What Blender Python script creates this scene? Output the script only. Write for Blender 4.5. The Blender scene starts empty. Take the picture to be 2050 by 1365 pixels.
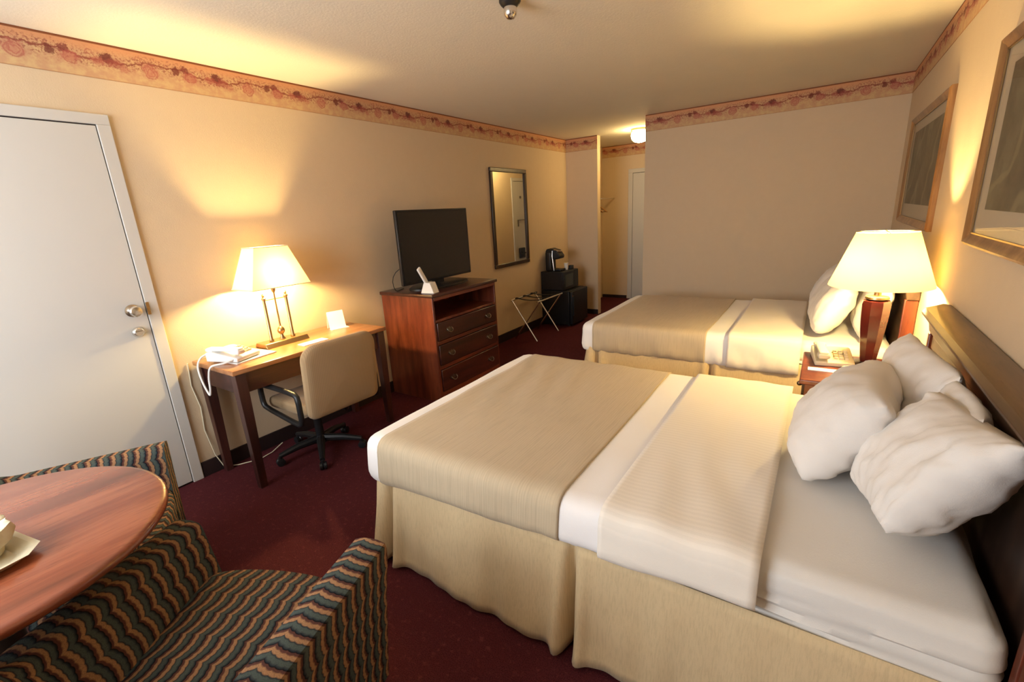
import bpy, bmesh, math, random
from mathutils import Vector, Matrix, noise
random.seed(7)
PI = math.pi
SC = bpy.context.scene
COL = SC.collection

# ------------------------------------------------------------------ camera
YAW, PITCH, ROLL, FPX, CAMZ = -0.598, 0.271, 0.058, 920.5, 1.504
def cam_axes():
    cy, sy, cp, sp = math.cos(YAW), math.sin(YAW), math.cos(PITCH), math.sin(PITCH)
    f = Vector((sy*cp, cy*cp, -sp)); r = Vector((cy, -sy, 0)); d = f.cross(r)
    cr, sr = math.cos(ROLL), math.sin(ROLL)
    return cr*r+sr*d, -sr*r+cr*d, f
r_, d_, f_ = cam_axes()
cd = bpy.data.cameras.new('camera'); cam = bpy.data.objects.new('camera', cd); COL.objects.link(cam)
cd.sensor_width = 36.0; cd.lens = FPX*36.0/2050.0; cd.clip_start = 0.02; cd.clip_end = 60
m = Matrix((( r_.x, -d_.x, -f_.x, 0), (r_.y, -d_.y, -f_.y, 0), (r_.z, -d_.z, -f_.z, CAMZ), (0, 0, 0, 1)))
cam.matrix_world = m
SC.camera = cam

# ------------------------------------------------------------------ world, light, exposure
SC.view_settings.view_transform = 'Standard'
SC.view_settings.look = 'None'
SC.view_settings.gamma = 1.0
SC.view_settings.exposure = 0.37
SC.view_settings.use_curve_mapping = False
SC.cycles.use_denoising = True
SC.cycles.max_bounces = 10; SC.cycles.diffuse_bounces = 6; SC.cycles.transmission_bounces = 6
SC.cycles.sample_clamp_indirect = 6.0
SC.cycles.caustics_reflective = False; SC.cycles.caustics_refractive = False
w = bpy.data.worlds.new('sky'); SC.world = w; w.use_nodes = True
w.node_tree.nodes['Background'].inputs[0].default_value = (0.75, 0.86, 1.0, 1)
w.node_tree.nodes['Background'].inputs[1].default_value = 1.2
WARM = (1.0, 0.71, 0.29)
BULB_DESK, BULB_BED, BULB_HALL = 1350.0, 1300.0, 46.0
la = bpy.data.lights.new('daylight', 'AREA'); la.shape = 'RECTANGLE'; la.size = 1.95; la.size_y = 1.5
la.energy = 112; la.color = (0.97, 0.96, 1.0)
lo = bpy.data.objects.new('daylight', la); COL.objects.link(lo)
lo.location = (-1.98, -1.28, 1.55); lo.rotation_euler = (PI/2, 0, 0)

# ------------------------------------------------------------------ room numbers
XL, XR, YF, H = -3.131, 0.489, 5.361, 2.44
YN = -1.1           # wall with the window, behind the camera
XH = -1.737         # hall side wall
XP, YP = -2.66, 6.2 # partition end and plane
YB = 7.5            # hall back wall
BORD = 0.168

# ------------------------------------------------------------------ node helpers
class E:
    """scalar expression in a node tree"""
    def __init__(s, nt, sock): s.nt = nt; s.sock = sock
    def _op(s, op, *a):
        n = s.nt.nodes.new('ShaderNodeMath'); n.operation = op
        for i, v in enumerate((s,)+a):
            if isinstance(v, E): s.nt.links.new(v.sock, n.inputs[i])
            else: n.inputs[i].default_value = v
        return E(s.nt, n.outputs[0])
    def __add__(s, o): return s._op('ADD', o)
    __radd__ = __add__
    def __sub__(s, o): return s._op('SUBTRACT', o)
    def __mul__(s, o): return s._op('MULTIPLY', o)
    __rmul__ = __mul__
    def __truediv__(s, o): return s._op('DIVIDE', o)
    def abs(s): return s._op('ABSOLUTE')
    def fract(s): return s._op('FRACT')
    def sin(s): return s._op('SINE')
    def sqrt(s): return s._op('SQRT')
    def max(s, o): return s._op('MAXIMUM', o)
    def min(s, o): return s._op('MINIMUM', o)
    def less(s, o): return s._op('LESS_THAN', o)
    def step(s, a, b):   # smooth 0..1 between a and b
        n = s.nt.nodes.new('ShaderNodeMapRange'); n.interpolation_type = 'SMOOTHSTEP'
        s.nt.links.new(s.sock, n.inputs[0]); n.inputs[1].default_value = a; n.inputs[2].default_value = b
        return E(s.nt, n.outputs[0])

def lin(c):
    return tuple(((v/255)/12.92 if v/255 <= 0.04045 else ((v/255+0.055)/1.055)**2.4) for v in c)+(1.0,)

def base_mat(name, col, rough=0.6, metal=0.0, spec=0.5, **kw):
    mt = bpy.data.materials.new(name); mt.use_nodes = True
    b = mt.node_tree.nodes['Principled BSDF']
    b.inputs['Base Color'].default_value = col if len(col) == 4 else tuple(col)+(1,)
    b.inputs['Roughness'].default_value = rough; b.inputs['Metallic'].default_value = metal
    b.inputs['Specular IOR Level'].default_value = spec
    for k, v in kw.items(): b.inputs[k].default_value = v
    return mt
def texco(nt, kind='Object'):
    n = nt.nodes.new('ShaderNodeTexCoord'); return n.outputs[kind]
def nnoise(nt, vec, scale, detail=4, rough=0.6):
    n = nt.nodes.new('ShaderNodeTexNoise'); n.inputs['Scale'].default_value = scale
    n.inputs['Detail'].default_value = detail; n.inputs['Roughness'].default_value = rough
    nt.links.new(vec, n.inputs['Vector']); return n.outputs['Fac']
def mapping(nt, vec, scale=(1,1,1), rot=(0,0,0)):
    n = nt.nodes.new('ShaderNodeMapping'); n.inputs['Scale'].default_value = scale; n.inputs['Rotation'].default_value = rot
    nt.links.new(vec, n.inputs['Vector']); return n.outputs[0]
def mix(nt, fac, a, b):
    n = nt.nodes.new('ShaderNodeMix'); n.data_type = 'RGBA'
    for s, v in ((n.inputs[0], fac), (n.inputs[6], a), (n.inputs[7], b)):
        if isinstance(v, E): nt.links.new(v.sock, s)
        elif hasattr(v, 'links'): nt.links.new(v, s)
        else: s.default_value = v
    return n.outputs[2]
def ramp(nt, fac, stops, interp='LINEAR'):
    n = nt.nodes.new('ShaderNodeValToRGB'); n.color_ramp.interpolation = interp
    e = n.color_ramp.elements
    e[0].position, e[0].color = stops[0]; e[1].position, e[1].color = stops[-1]
    for p, c in stops[1:-1]:
        k = e.new(p); k.color = c
    nt.links.new(fac.sock if isinstance(fac, E) else fac, n.inputs[0]); return n.outputs[0]
def bump(mt, height, strength=0.3, dist=0.01):
    nt = mt.node_tree; n = nt.nodes.new('ShaderNodeBump'); n.inputs['Strength'].default_value = strength
    n.inputs['Distance'].default_value = dist
    nt.links.new(height.sock if isinstance(height, E) else height, n.inputs['Height'])
    nt.links.new(n.outputs[0], nt.nodes['Principled BSDF'].inputs['Normal'])
def setcol(mt, out): mt.node_tree.links.new(out, mt.node_tree.nodes['Principled BSDF'].inputs['Base Color'])

# ------------------------------------------------------------------ materials
M = {}
def mottled(name, c1, c2, scale, rough=0.8, bstr=0.0, bscale=None, spec=0.3, metal=0.0):
    mt = base_mat(name, c1, rough, metal, spec); nt = mt.node_tree; v = texco(nt)
    f = nnoise(nt, v, scale); setcol(mt, mix(nt, f, c1, c2))
    if bstr: bump(mt, nnoise(nt, v, bscale or scale*4), bstr, 0.004)
    M[name] = mt; return mt
mottled('wallpaper', (0.615, 0.483, 0.325, 1), (0.65, 0.515, 0.35, 1), 14, 0.75, 0.25, 160)
mottled('ceiling_paint', (0.80, 0.74, 0.60, 1), (0.84, 0.77, 0.63, 1), 6, 0.9, 0.3, 90)
mottled('white_paint', (0.555, 0.535, 0.50, 1), (0.575, 0.555, 0.515, 1), 3, 0.35, spec=0.4)
mottled('dark_baseboard', (0.018, 0.010, 0.010, 1), (0.028, 0.014, 0.014, 1), 20, 0.6)
mottled('black_plastic', (0.008, 0.008, 0.009, 1), (0.013, 0.013, 0.014, 1), 30, 0.4, spec=0.4)
mottled('dark_plastic', (0.02, 0.021, 0.022, 1), (0.027, 0.028, 0.03, 1), 30, 0.45)
mottled('white_plastic', (0.72, 0.71, 0.68, 1), (0.76, 0.75, 0.72, 1), 10, 0.35)
mottled('cream_plastic', (0.62, 0.56, 0.40, 1), (0.66, 0.60, 0.44, 1), 10, 0.4)
mottled('paper', (0.82, 0.80, 0.74, 1), (0.85, 0.83, 0.78, 1), 10, 0.8)
mottled('chrome', (0.72, 0.70, 0.66, 1), (0.78, 0.76, 0.72, 1), 10, 0.22, metal=1.0)
mottled('brass', (0.40, 0.27, 0.13, 1), (0.46, 0.32, 0.16, 1), 20, 0.33, metal=1.0)
mottled('antique_metal', (0.22, 0.19, 0.15, 1), (0.30, 0.26, 0.21, 1), 20, 0.32, metal=1.0)
mottled('black_strap', (0.015, 0.013, 0.013, 1), (0.03, 0.026, 0.024, 1), 90, 0.8)
mottled('light_wood', (0.30, 0.15, 0.06, 1), (0.38, 0.20, 0.08, 1), 20, 0.5)

def carpet():
    mt = base_mat('burgundy_carpet', (0.06, 0.01, 0.015), 0.95, spec=0.1); nt = mt.node_tree; v = texco(nt)
    a = nnoise(nt, v, 3.0, 3); b = nnoise(nt, v, 260, 2, 0.8); c = nnoise(nt, v, 45, 3)
    c1 = mix(nt, a, (0.082, 0.016, 0.020, 1), (0.125, 0.025, 0.030, 1))
    c2 = mix(nt, E(nt, b).step(0.42, 0.62), c1, (0.05, 0.010, 0.014, 1))
    c3 = mix(nt, E(nt, c).step(0.55, 0.75)*0.5, c2, (0.20, 0.05, 0.045, 1)); setcol(mt, c3)
    bump(mt, b, 0.8, 0.006); M['carpet'] = mt
carpet()

def wood(name, dark, mid, light, scale=1.0, rough=0.3, axis='z', coat=0.3):
    mt = base_mat(name, mid, rough, spec=0.5); nt = mt.node_tree; v = texco(nt)
    s = {'z': (9, 9, 0.9), 'x': (0.9, 9, 9), 'y': (9, 0.9, 9)}[axis]
    mv = mapping(nt, v, tuple(k*scale for k in s))
    n1 = nnoise(nt, mv, 1.6, 5, 0.62); n2 = nnoise(nt, mapping(nt, mv, (5, 5, 5)), 3.0, 3, 0.7)
    c = ramp(nt, n1, [(0.30, dark), (0.5, mid), (0.68, light)])
    c = mix(nt, E(nt, n2).step(0.5, 0.72)*0.45, c, dark); setcol(mt, c)
    mt.node_tree.nodes['Principled BSDF'].inputs['Coat Weight'].default_value = coat
    mt.node_tree.nodes['Principled BSDF'].inputs['Coat Roughness'].default_value = 0.2
    M[name] = mt
wood('cherry', (0.055, 0.012, 0.007, 1), (0.14, 0.030, 0.014, 1), (0.22, 0.055, 0.022, 1))
wood('cherry_y', (0.055, 0.012, 0.007, 1), (0.14, 0.030, 0.014, 1), (0.22, 0.055, 0.022, 1), axis='y')
wood('dark_cherry', (0.018, 0.006, 0.005, 1), (0.045, 0.012, 0.009, 1), (0.075, 0.020, 0.013, 1), axis='y')
wood('dark_leg', (0.018, 0.007, 0.006, 1), (0.045, 0.014, 0.011, 1), (0.07, 0.022, 0.016, 1))
wood('desk_top', (0.20, 0.075, 0.028, 1), (0.33, 0.135, 0.05, 1), (0.42, 0.19, 0.075, 1), axis='y', rough=0.28)
wood('table_top', (0.13, 0.032, 0.014, 1), (0.25, 0.062, 0.028, 1), (0.36, 0.11, 0.05, 1), scale=0.8, axis='y', rough=0.25, coat=0.5)
wood('walnut', (0.040, 0.020, 0.011, 1), (0.085, 0.044, 0.024, 1), (0.13, 0.07, 0.038, 1), axis='y', rough=0.4)
wood('gilt_wood', (0.15, 0.07, 0.026, 1), (0.26, 0.13, 0.05, 1), (0.36, 0.20, 0.08, 1), axis='z', rough=0.35)
wood('espresso', (0.012, 0.006, 0.004, 1), (0.028, 0.014, 0.009, 1), (0.05, 0.026, 0.016, 1))

def cloth(name, col, col2, stripe=0.0, sfreq=60, axis=1, wscale=350, bstr=0.25, slub=None):
    mt = base_mat(name, col, 0.9, spec=0.12); nt = mt.node_tree; v = texco(nt)
    sep = nt.nodes.new('ShaderNodeSeparateXYZ'); nt.links.new(v, sep.inputs[0])
    n = nnoise(nt, v, 9, 3)
    c = mix(nt, n, col, col2)
    if stripe:
        s = (E(nt, sep.outputs[axis])*sfreq).sin().step(-0.3, 0.3)
        c = mix(nt, s*stripe, c, tuple(k*0.72 for k in col[:3])+(1,))
    if slub:
        c = mix(nt, E(nt, nnoise(nt, mapping(nt, v, slub), 1.0, 4, 0.7)).step(0.42, 0.68)*0.28, c, tuple(k*0.62 for k in col[:3])+(1,))
    setcol(mt, c)
    mt.node_tree.nodes['Principled BSDF'].inputs['Sheen Weight'].default_value = 0.15
    bump(mt, nnoise(nt, mapping(nt, v, (1, 1, 1)), wscale, 2, 0.8), bstr, 0.002)
    M[name] = mt
cloth('white_linen', (0.68, 0.655, 0.62, 1), (0.72, 0.70, 0.67, 1))
cloth('white_sheet', (0.80, 0.77, 0.76, 1), (0.84, 0.82, 0.81, 1))
cloth('striped_satin', (0.76, 0.70, 0.62, 1), (0.80, 0.74, 0.66, 1), 0.16, 300, 1)
cloth('tan_runner', (0.49, 0.395, 0.27, 1), (0.53, 0.435, 0.305, 1), 0.14, 620, 0, slub=(150, 5, 5))
cloth('skirt_linen', (0.60, 0.46, 0.27, 1), (0.66, 0.52, 0.32, 1), slub=(190, 190, 9))
cloth('pillow_cotton', (0.70, 0.66, 0.62, 1), (0.75, 0.72, 0.69, 1))
cloth('tan_upholstery', (0.32, 0.215, 0.115, 1), (0.36, 0.245, 0.135, 1), 0.35, 620, 1)

def patterned(key, per, amp):
    """scalloped bands: u runs across the bands, v along them"""
    mt = base_mat('wavy_stripe_fabric', (0.2, 0.2, 0.2), 0.92, spec=0.1); nt = mt.node_tree
    uv = texco(nt, 'UV'); sep = nt.nodes.new('ShaderNodeSeparateXYZ'); nt.links.new(uv, sep.inputs[0])
    u, v = E(nt, sep.outputs[0]), E(nt, sep.outputs[1])
    tri = (v/0.072).fract()*2.0-1.0; tri = tri*tri          # big scallop
    sm = (v/0.018).fract()*2.0-1.0; sm = sm*sm
    s = ((u + tri*amp + sm*0.0025)/per).fract()
    tan = lin((160, 120, 86)); pk = lin((88, 54, 46)); dk = lin((12, 12, 16)); gg = lin((74, 84, 80)); g2 = lin((36, 43, 49))
    c = ramp(nt, s, [(0.0, dk), (0.04, pk), (0.15, pk), (0.24, tan), (0.42, tan), (0.50, g2), (0.58, gg), (0.78, gg), (0.93, g2), (0.985, dk)])
    n = nnoise(nt, texco(nt), 420, 2, 0.8)
    setcol(mt, mix(nt, E(nt, n).step(0.35, 0.65)*0.35, c, (0.02, 0.02, 0.025, 1)))
    bump(mt, n, 0.4, 0.003); M[key] = mt
patterned('wavy', 0.0405, 0.010)

def border():
    """floral wallpaper border: u metres along the wall, v metres up the strip"""
    mt = base_mat('floral_border', (0.5, 0.3, 0.2), 0.75, spec=0.3); nt = mt.node_tree
    uv = texco(nt, 'UV'); sep = nt.nodes.new('ShaderNodeSeparateXYZ'); nt.links.new(uv, sep.inputs[0])
    u, v = E(nt, sep.outputs[0]), E(nt, sep.outputs[1])
    P = 0.525
    n0 = nnoise(nt, uv, 26, 3); n1 = nnoise(nt, uv, 70, 4, 0.7)
    wob = (E(nt, nnoise(nt, uv, 38, 3, 0.6))-0.5)*0.034
    wob2 = (E(nt, nnoise(nt, mapping(nt, uv, (1, 1, 1), (0, 0, 1.2)), 41, 3, 0.6))-0.5)*0.034
    t = (u/P).fract()*P + wob
    vv = v + wob2
    def seg(c): # horizontal distance to motif centre
        return t-c
    c = mix(nt, E(nt, n0).step(0.35, 0.7), lin((192, 152, 116)), lin((202, 172, 126)))
    c = mix(nt, v.step(0.10, 0.15), c, lin((205, 150, 108)))
    # soft foliage wash under the vine
    wash = E(nt, n1).step(0.45, 0.7)*v.step(0.02, 0.075)*(v*-1.0+0.16).step(0.0, 0.04)
    c = mix(nt, wash*0.65, c, lin((164, 92, 78)))
    # vine
    line = 0.098 + (t*(2*PI/P)).sin()*0.013 + (t*(6*PI/P)).sin()*0.005
    d = (vv-line).abs()
    vine = (d*-1.0+0.0065).step(0.0, 0.0045)
    masks = [(vine, 0.85, (128, 62, 48))]
    tuft = E(nt, nnoise(nt, uv, 95, 3, 0.6)).step(0.50, 0.60)*((vv-line).abs()*-1.0+0.046).step(0.0, 0.025)
    masks.append((tuft, 0.72, (138, 72, 62)))
    # curls: rings
    for cx, cy, r, wd in ((0.060, 0.070, 0.030, 0.0050), (0.060, 0.068, 0.016, 0.004), (0.255, 0.078, 0.026, 0.004),
                          (0.40, 0.085, 0.02, 0.004), (0.01, 0.125, 0.014, 0.003), (0.33, 0.118, 0.013, 0.003)):
        dx, dy = seg(cx), vv-cy
        ring = ((dx*dx+dy*dy).sqrt()-r).abs()
        masks.append(((ring*-1.0+wd).step(0.0, wd*0.8), 0.7, (160, 88, 74)))
    # blossoms: noisy blobs
    for cx, cy, rx, ry, col, a in ((0.060, 0.078, 0.040, 0.035, (178, 100, 88), 0.45), (0.185, 0.100, 0.020, 0.022, (112, 52, 44), 0.85),
                             (0.235, 0.112, 0.024, 0.018, (122, 56, 50), 0.8), (0.255, 0.080, 0.042, 0.026, (170, 90, 80), 0.6),
                             (0.40, 0.100, 0.032, 0.024, (104, 48, 44), 0.9), (0.43, 0.082, 0.040, 0.022, (150, 74, 66), 0.65),
                             (0.36, 0.085, 0.03, 0.02, (165, 88, 76), 0.6), (0.47, 0.062, 0.022, 0.018, (176, 104, 88), 0.5)):
        dx, dy = seg(cx)*(1/rx), (vv-cy)*(1/ry)
        rr = (dx*dx+dy*dy).sqrt() + (E(nt, n1)-0.5)*2.2
        masks.append((((rr*-1.0)+1.1).step(0.0, 0.35), a, col))
    for mk, a, col in masks:
        c = mix(nt, mk*a, c, lin(col))
    top = v.step(BORD-0.013, BORD-0.008)
    c = mix(nt, top, c, lin((128, 74, 44)))
    c = mix(nt, (v*-1.0+0.004).step(0.0, 0.002)*0.6, c, lin((150, 100, 64)))
    setcol(mt, c); M['border'] = mt
border()

def shade_mat(name, col, tcol):
    mt = bpy.data.materials.new(name); mt.use_nodes = True; nt = mt.node_tree; nt.nodes.clear()
    out = nt.nodes.new('ShaderNodeOutputMaterial'); mx = nt.nodes.new('ShaderNodeMixShader')
    d = nt.nodes.new('ShaderNodeBsdfDiffuse'); t = nt.nodes.new('ShaderNodeBsdfTranslucent')
    f = nnoise(nt, texco(nt), 300, 2)
    nt.links.new(mix(nt, f, tuple(k*0.94 for k in col[:3])+(1,), col), d.inputs[0])
    t.inputs[0].default_value = tcol; mx.inputs[0].default_value = 0.12
    nt.links.new(d.outputs[0], mx.inputs[1]); nt.links.new(t.outputs[0], mx.inputs[2]); nt.links.new(mx.outputs[0], out.inputs[0])
    M[name] = mt
shade_mat('lamp_shade', (0.86, 0.76, 0.52, 1), (0.90, 0.70, 0.30, 1))
def emit(name, col, s):
    mt = bpy.data.materials.new(name); mt.use_nodes = True; nt = mt.node_tree; nt.nodes.clear()
    out = nt.nodes.new('ShaderNodeOutputMaterial'); e = nt.nodes.new('ShaderNodeEmission')
    e.inputs[0].default_value = tuple(col)+(1,); e.inputs[1].default_value = s; nt.links.new(e.outputs[0], out.inputs[0]); M[name] = mt
emit('bulb_desk', WARM, BULB_DESK); emit('bulb_bed', WARM, BULB_BED); emit('hall_globe', (1.0, 0.74, 0.33), BULB_HALL)
def glass(name, tint=(0.95, 0.97, 0.97, 1), gl=0.08):
    mt = bpy.data.materials.new(name); mt.use_nodes = True; nt = mt.node_tree; nt.nodes.clear()
    out = nt.nodes.new('ShaderNodeOutputMaterial'); mx = nt.nodes.new('ShaderNodeMixShader')
    t = nt.nodes.new('ShaderNodeBsdfTransparent'); g = nt.nodes.new('ShaderNodeBsdfGlossy')
    t.inputs[0].default_value = tint; g.inputs['Roughness'].default_value = 0.03
    mx.inputs[0].default_value = gl
    nt.links.new(t.outputs[0], mx.inputs[1]); nt.links.new(g.outputs[0], mx.inputs[2]); nt.links.new(mx.outputs[0], out.inputs[0]); M[name] = mt
glass('window_glass'); glass('picture_glass', (0.96, 0.96, 0.96, 1), 0.09)
M['mirror_glass'] = base_mat('mirror_glass', (0.86, 0.86, 0.83, 1), 0.01, 1.0)
M['screen'] = base_mat('screen', (0.010, 0.010, 0.010, 1), 0.16, 0, 0.5)
M['dark_glass'] = base_mat('dark_glass', (0.03, 0.035, 0.03, 1), 0.15, 0, 0.6)
def artwork():
    mt = base_mat('fern_print', (0.2, 0.19, 0.15), 0.6); nt = mt.node_tree; v = texco(nt)
    a = nnoise(nt, v, 4.5, 5, 0.65)
    wv = nt.nodes.new('ShaderNodeTexWave'); wv.inputs['Scale'].default_value = 2.2; wv.inputs['Distortion'].default_value = 9
    wv.inputs['Detail'].default_value = 3; nt.links.new(mapping(nt, v, (1, 1, 1), (0.6, 0.3, 0)), wv.inputs[0])
    c = ramp(nt, a, [(0.3, lin((84, 74, 56))), (0.5, lin((110, 100, 76))), (0.7, lin((132, 124, 98)))])
    c = mix(nt, E(nt, wv.outputs['Fac']).step(0.86, 1.0)*0.35, c, lin((170, 158, 120))); setcol(mt, c); M['print'] = mt
artwork()
mottled('picture_mat', (0.56, 0.47, 0.34, 1), (0.60, 0.51, 0.38, 1), 30, 0.9)
mottled('vase_red', (0.055, 0.008, 0.007, 1), (0.085, 0.013, 0.010, 1), 8, 0.16, spec=0.7)

# ------------------------------------------------------------------ mesh helpers
class MB:
    def __init__(s): s.v = []; s.f = []; s.uv = {}
    def add(s, vs, fs, uvs=None):
        o = len(s.v); s.v += [tuple(p) for p in vs]
        for i, f in enumerate(fs):
            s.f.append(tuple(k+o for k in f))
            if uvs: s.uv[len(s.f)-1] = uvs[i]
        return s
    def box(s, x0, x1, y0, y1, z0, z1):
        x0, x1 = sorted((x0, x1)); y0, y1 = sorted((y0, y1)); z0, z1 = sorted((z0, z1))
        return s.add([(x0,y0,z0),(x1,y0,z0),(x1,y1,z0),(x0,y1,z0),(x0,y0,z1),(x1,y0,z1),(x1,y1,z1),(x0,y1,z1)],
              [(0,3,2,1),(4,5,6,7),(0,1,5,4),(1,2,6,5),(2,3,7,6),(3,0,4,7)])
    def prism(s, poly, a0, a1, axis='x'):
        """poly of 2D points, extruded between a0 and a1 on axis"""
        n = len(poly)
        def pt(p, a):
            return {'x': (a, p[0], p[1]), 'y': (p[0], a, p[1]), 'z': (p[0], p[1], a)}[axis]
        vs = [pt(p, a0) for p in poly]+[pt(p, a1) for p in poly]
        return s.add(vs, [tuple(range(n))[::-1], tuple(range(n, 2*n))]+[(i, (i+1) % n, n+(i+1) % n, n+i) for i in range(n)])
    def tube(s, pts, r, n=10, closed=False, cap=True):
        pts = [Vector(p) for p in pts]; rs = r if isinstance(r, (list, tuple)) else [r]*len(pts)
        vs, fs = [], []; N = len(pts); up = None
        for i, p in enumerate(pts):
            if closed: t = (pts[(i+1) % N]-pts[i-1]).normalized()
            else: t = (pts[min(i+1, N-1)]-pts[max(i-1, 0)]).normalized()
            if up is None:
                up = Vector((0, 0, 1)) if abs(t.z) < 0.9 else Vector((1, 0, 0))
            a = (up-t*up.dot(t)).normalized(); up = a; b = t.cross(a)
            for k in range(n):
                an = 2*PI*k/n; vs.append(p+(a*math.cos(an)+b*math.sin(an))*rs[i])
        for i in range(N if closed else N-1):
            for k in range(n):
                a0, a1 = i*n+k, i*n+(k+1) % n; b0, b1 = ((i+1) % N)*n+k, ((i+1) % N)*n+(k+1) % n
                fs.append((a0, a1, b1, b0))
        if cap and not closed:
            fs.append(tuple(range(n))[::-1]); fs.append(tuple((N-1)*n+k for k in range(n)))
        return s.add(vs, fs)
    def lathe(s, prof, c=(0,0,0), n=28, axis='z', cap=True, sx=1, sy=1, rot=0):
        """prof: list of (radius, height)"""
        vs, fs = [], []
        for r, h in prof:
            for k in range(n):
                a = 2*PI*k/n+rot; x, y = r*math.cos(a)*sx, r*math.sin(a)*sy
                p = {'z': (x, y, h), 'x': (h, x, y), 'y': (x, h, y)}[axis]
                vs.append((p[0]+c[0], p[1]+c[1], p[2]+c[2]))
        for i in range(len(prof)-1):
            for k in range(n):
                fs.append((i*n+k, i*n+(k+1) % n, (i+1)*n+(k+1) % n, (i+1)*n+k))
        if cap:
            fs.append(tuple(range(n))[::-1]); fs.append(tuple((len(prof)-1)*n+k for k in range(n)))
        return s.add(vs, fs)
    def sphere(s, c, r, n=16, m_=10, sc=(1,1,1)):
        prof = [(max(1e-4, r*math.sin(PI*i/m_)), -r*math.cos(PI*i/m_)) for i in range(m_+1)]
        mb = MB().lathe(prof, n=n)
        return s.add([(x*sc[0]+c[0], y*sc[1]+c[1], z*sc[2]+c[2]) for x, y, z in mb.v], mb.f)
    def rbox(s, x0, x1, y0, y1, z0, z1, r, seg=0.05, disp=None, skip=(), uvf=None):
        """rounded box with dense faces; disp(p, n) moves a point; skip: faces left open, of -x +x -y +y -z +z"""
        lo, hi = Vector((x0, y0, z0)), Vector((x1, y1, z1)); ilo, ihi = lo+Vector((r,)*3), hi-Vector((r,)*3)
        def lin_(a, b):
            n = max(1, int(round((b-2*r-a)/seg))) if b-a > 2*r else 1
            k = max(2, int(round(r/seg*1.6)))
            xs = [a+r*(1-math.cos(PI/2*i/k)) for i in range(k)]
            xs += [a+r+(b-a-2*r)*i/n for i in range(n)]
            xs += [b-r+r*math.sin(PI/2*i/k) for i in range(k+1)]
            return xs
        gx, gy, gz = lin_(x0, x1), lin_(y0, y1), lin_(z0, z1)
        key = {}; vs = []; fs = []; uvs = []
        def vid(p):
            k = (round(p[0], 6), round(p[1], 6), round(p[2], 6))
            if k not in key:
                P = Vector(p); q = Vector((min(max(P.x, ilo.x), ihi.x), min(max(P.y, ilo.y), ihi.y), min(max(P.z, ilo.z), ihi.z)))
                d = P-q
                # d lies on a cube corner region: project on sphere
                if d.length > 1e-9:
                    mxx = max(abs(d.x), abs(d.y), abs(d.z)); n = d.normalized(); P = q+n*r*min(1.0, mxx/r if mxx < r*0.999 else 1.0)
                else: n = Vector((0, 0, 1))
                if disp: P = disp(P, n)
                key[k] = len(vs); vs.append(P)
            return key[k]
        def face(name, A, B, fn, flip):
            if name in skip: return
            for i in range(len(A)-1):
                for j in range(len(B)-1):
                    c = [fn(A[i], B[j]), fn(A[i+1], B[j]), fn(A[i+1], B[j+1]), fn(A[i], B[j+1])]
                    if flip: c = c[::-1]
                    ids = [vid(p) for p in c]
                    fs.append(tuple(ids))
                    if uvf: uvs.append([uvf(p, name) for p in c])
        face('-z', gx, gy, lambda a, b: (a, b, z0), True); face('+z', gx, gy, lambda a, b: (a, b, z1), False)
        face('-y', gx, gz, lambda a, b: (a, y0, b), False); face('+y', gx, gz, lambda a, b: (a, y1, b), True)
        face('-x', gy, gz, lambda a, b: (x0, a, b), True); face('+x', gy, gz, lambda a, b: (x1, a, b), False)
        return s.add(vs, fs, uvs if uvf else None)
    def build(s, name, mat, parent=None, smooth=35, bev=0.0, solid=0.0, loc=None, rot=None, label=None):
        me = bpy.data.meshes.new(name); me.from_pydata(s.v, [], s.f); me.update()
        if s.uv:
            l = me.uv_layers.new(name='UVMap')
            for i, p in enumerate(me.polygons):
                if i in s.uv:
                    for j, li in enumerate(p.loop_indices): l.data[li].uv = s.uv[i][j]
        me.materials.append(M[mat] if isinstance(mat, str) else mat)
        o = bpy.data.objects.new(name, me); COL.objects.link(o)
        if parent is not None: o.parent = parent
        if loc: o.location = loc
        if rot: o.rotation_euler = rot
        if smooth:
            me.polygons.foreach_set('use_smooth', [True]*len(me.polygons)); me.set_sharp_from_angle(angle=math.radians(smooth))
        if solid:
            md = o.modifiers.new('thick', 'SOLIDIFY'); md.thickness = abs(solid); md.offset = -1 if solid > 0 else 1
        if bev:
            md = o.modifiers.new('bevel', 'BEVEL'); md.width = bev; md.segments = 2; md.limit_method = 'ANGLE'; md.angle_limit = math.radians(40)
        if label: o['label'] = label
        return o
def tag(o, label, cat, group=None):
    o['label'] = label; o['category'] = cat
    if group: o['group'] = group
    return o
def thing(name, label, cat, loc=(0, 0, 0), rz=0.0, group=None):
    o = bpy.data.objects.new(name, None); COL.objects.link(o); o.location = loc; o.rotation_euler = (0, 0, rz)
    o.empty_display_size = 0.1
    return tag(o, label, cat, group)
def struct(o): o['kind'] = 'structure'; return o
def B(*a): return MB().box(*a)
def clone(o, parent=None):
    c = o.copy(); COL.objects.link(c)
    if parent: c.parent = parent
    for ch in [k for k in bpy.data.objects if k.parent == o]: clone(ch, c)
    return c

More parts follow.
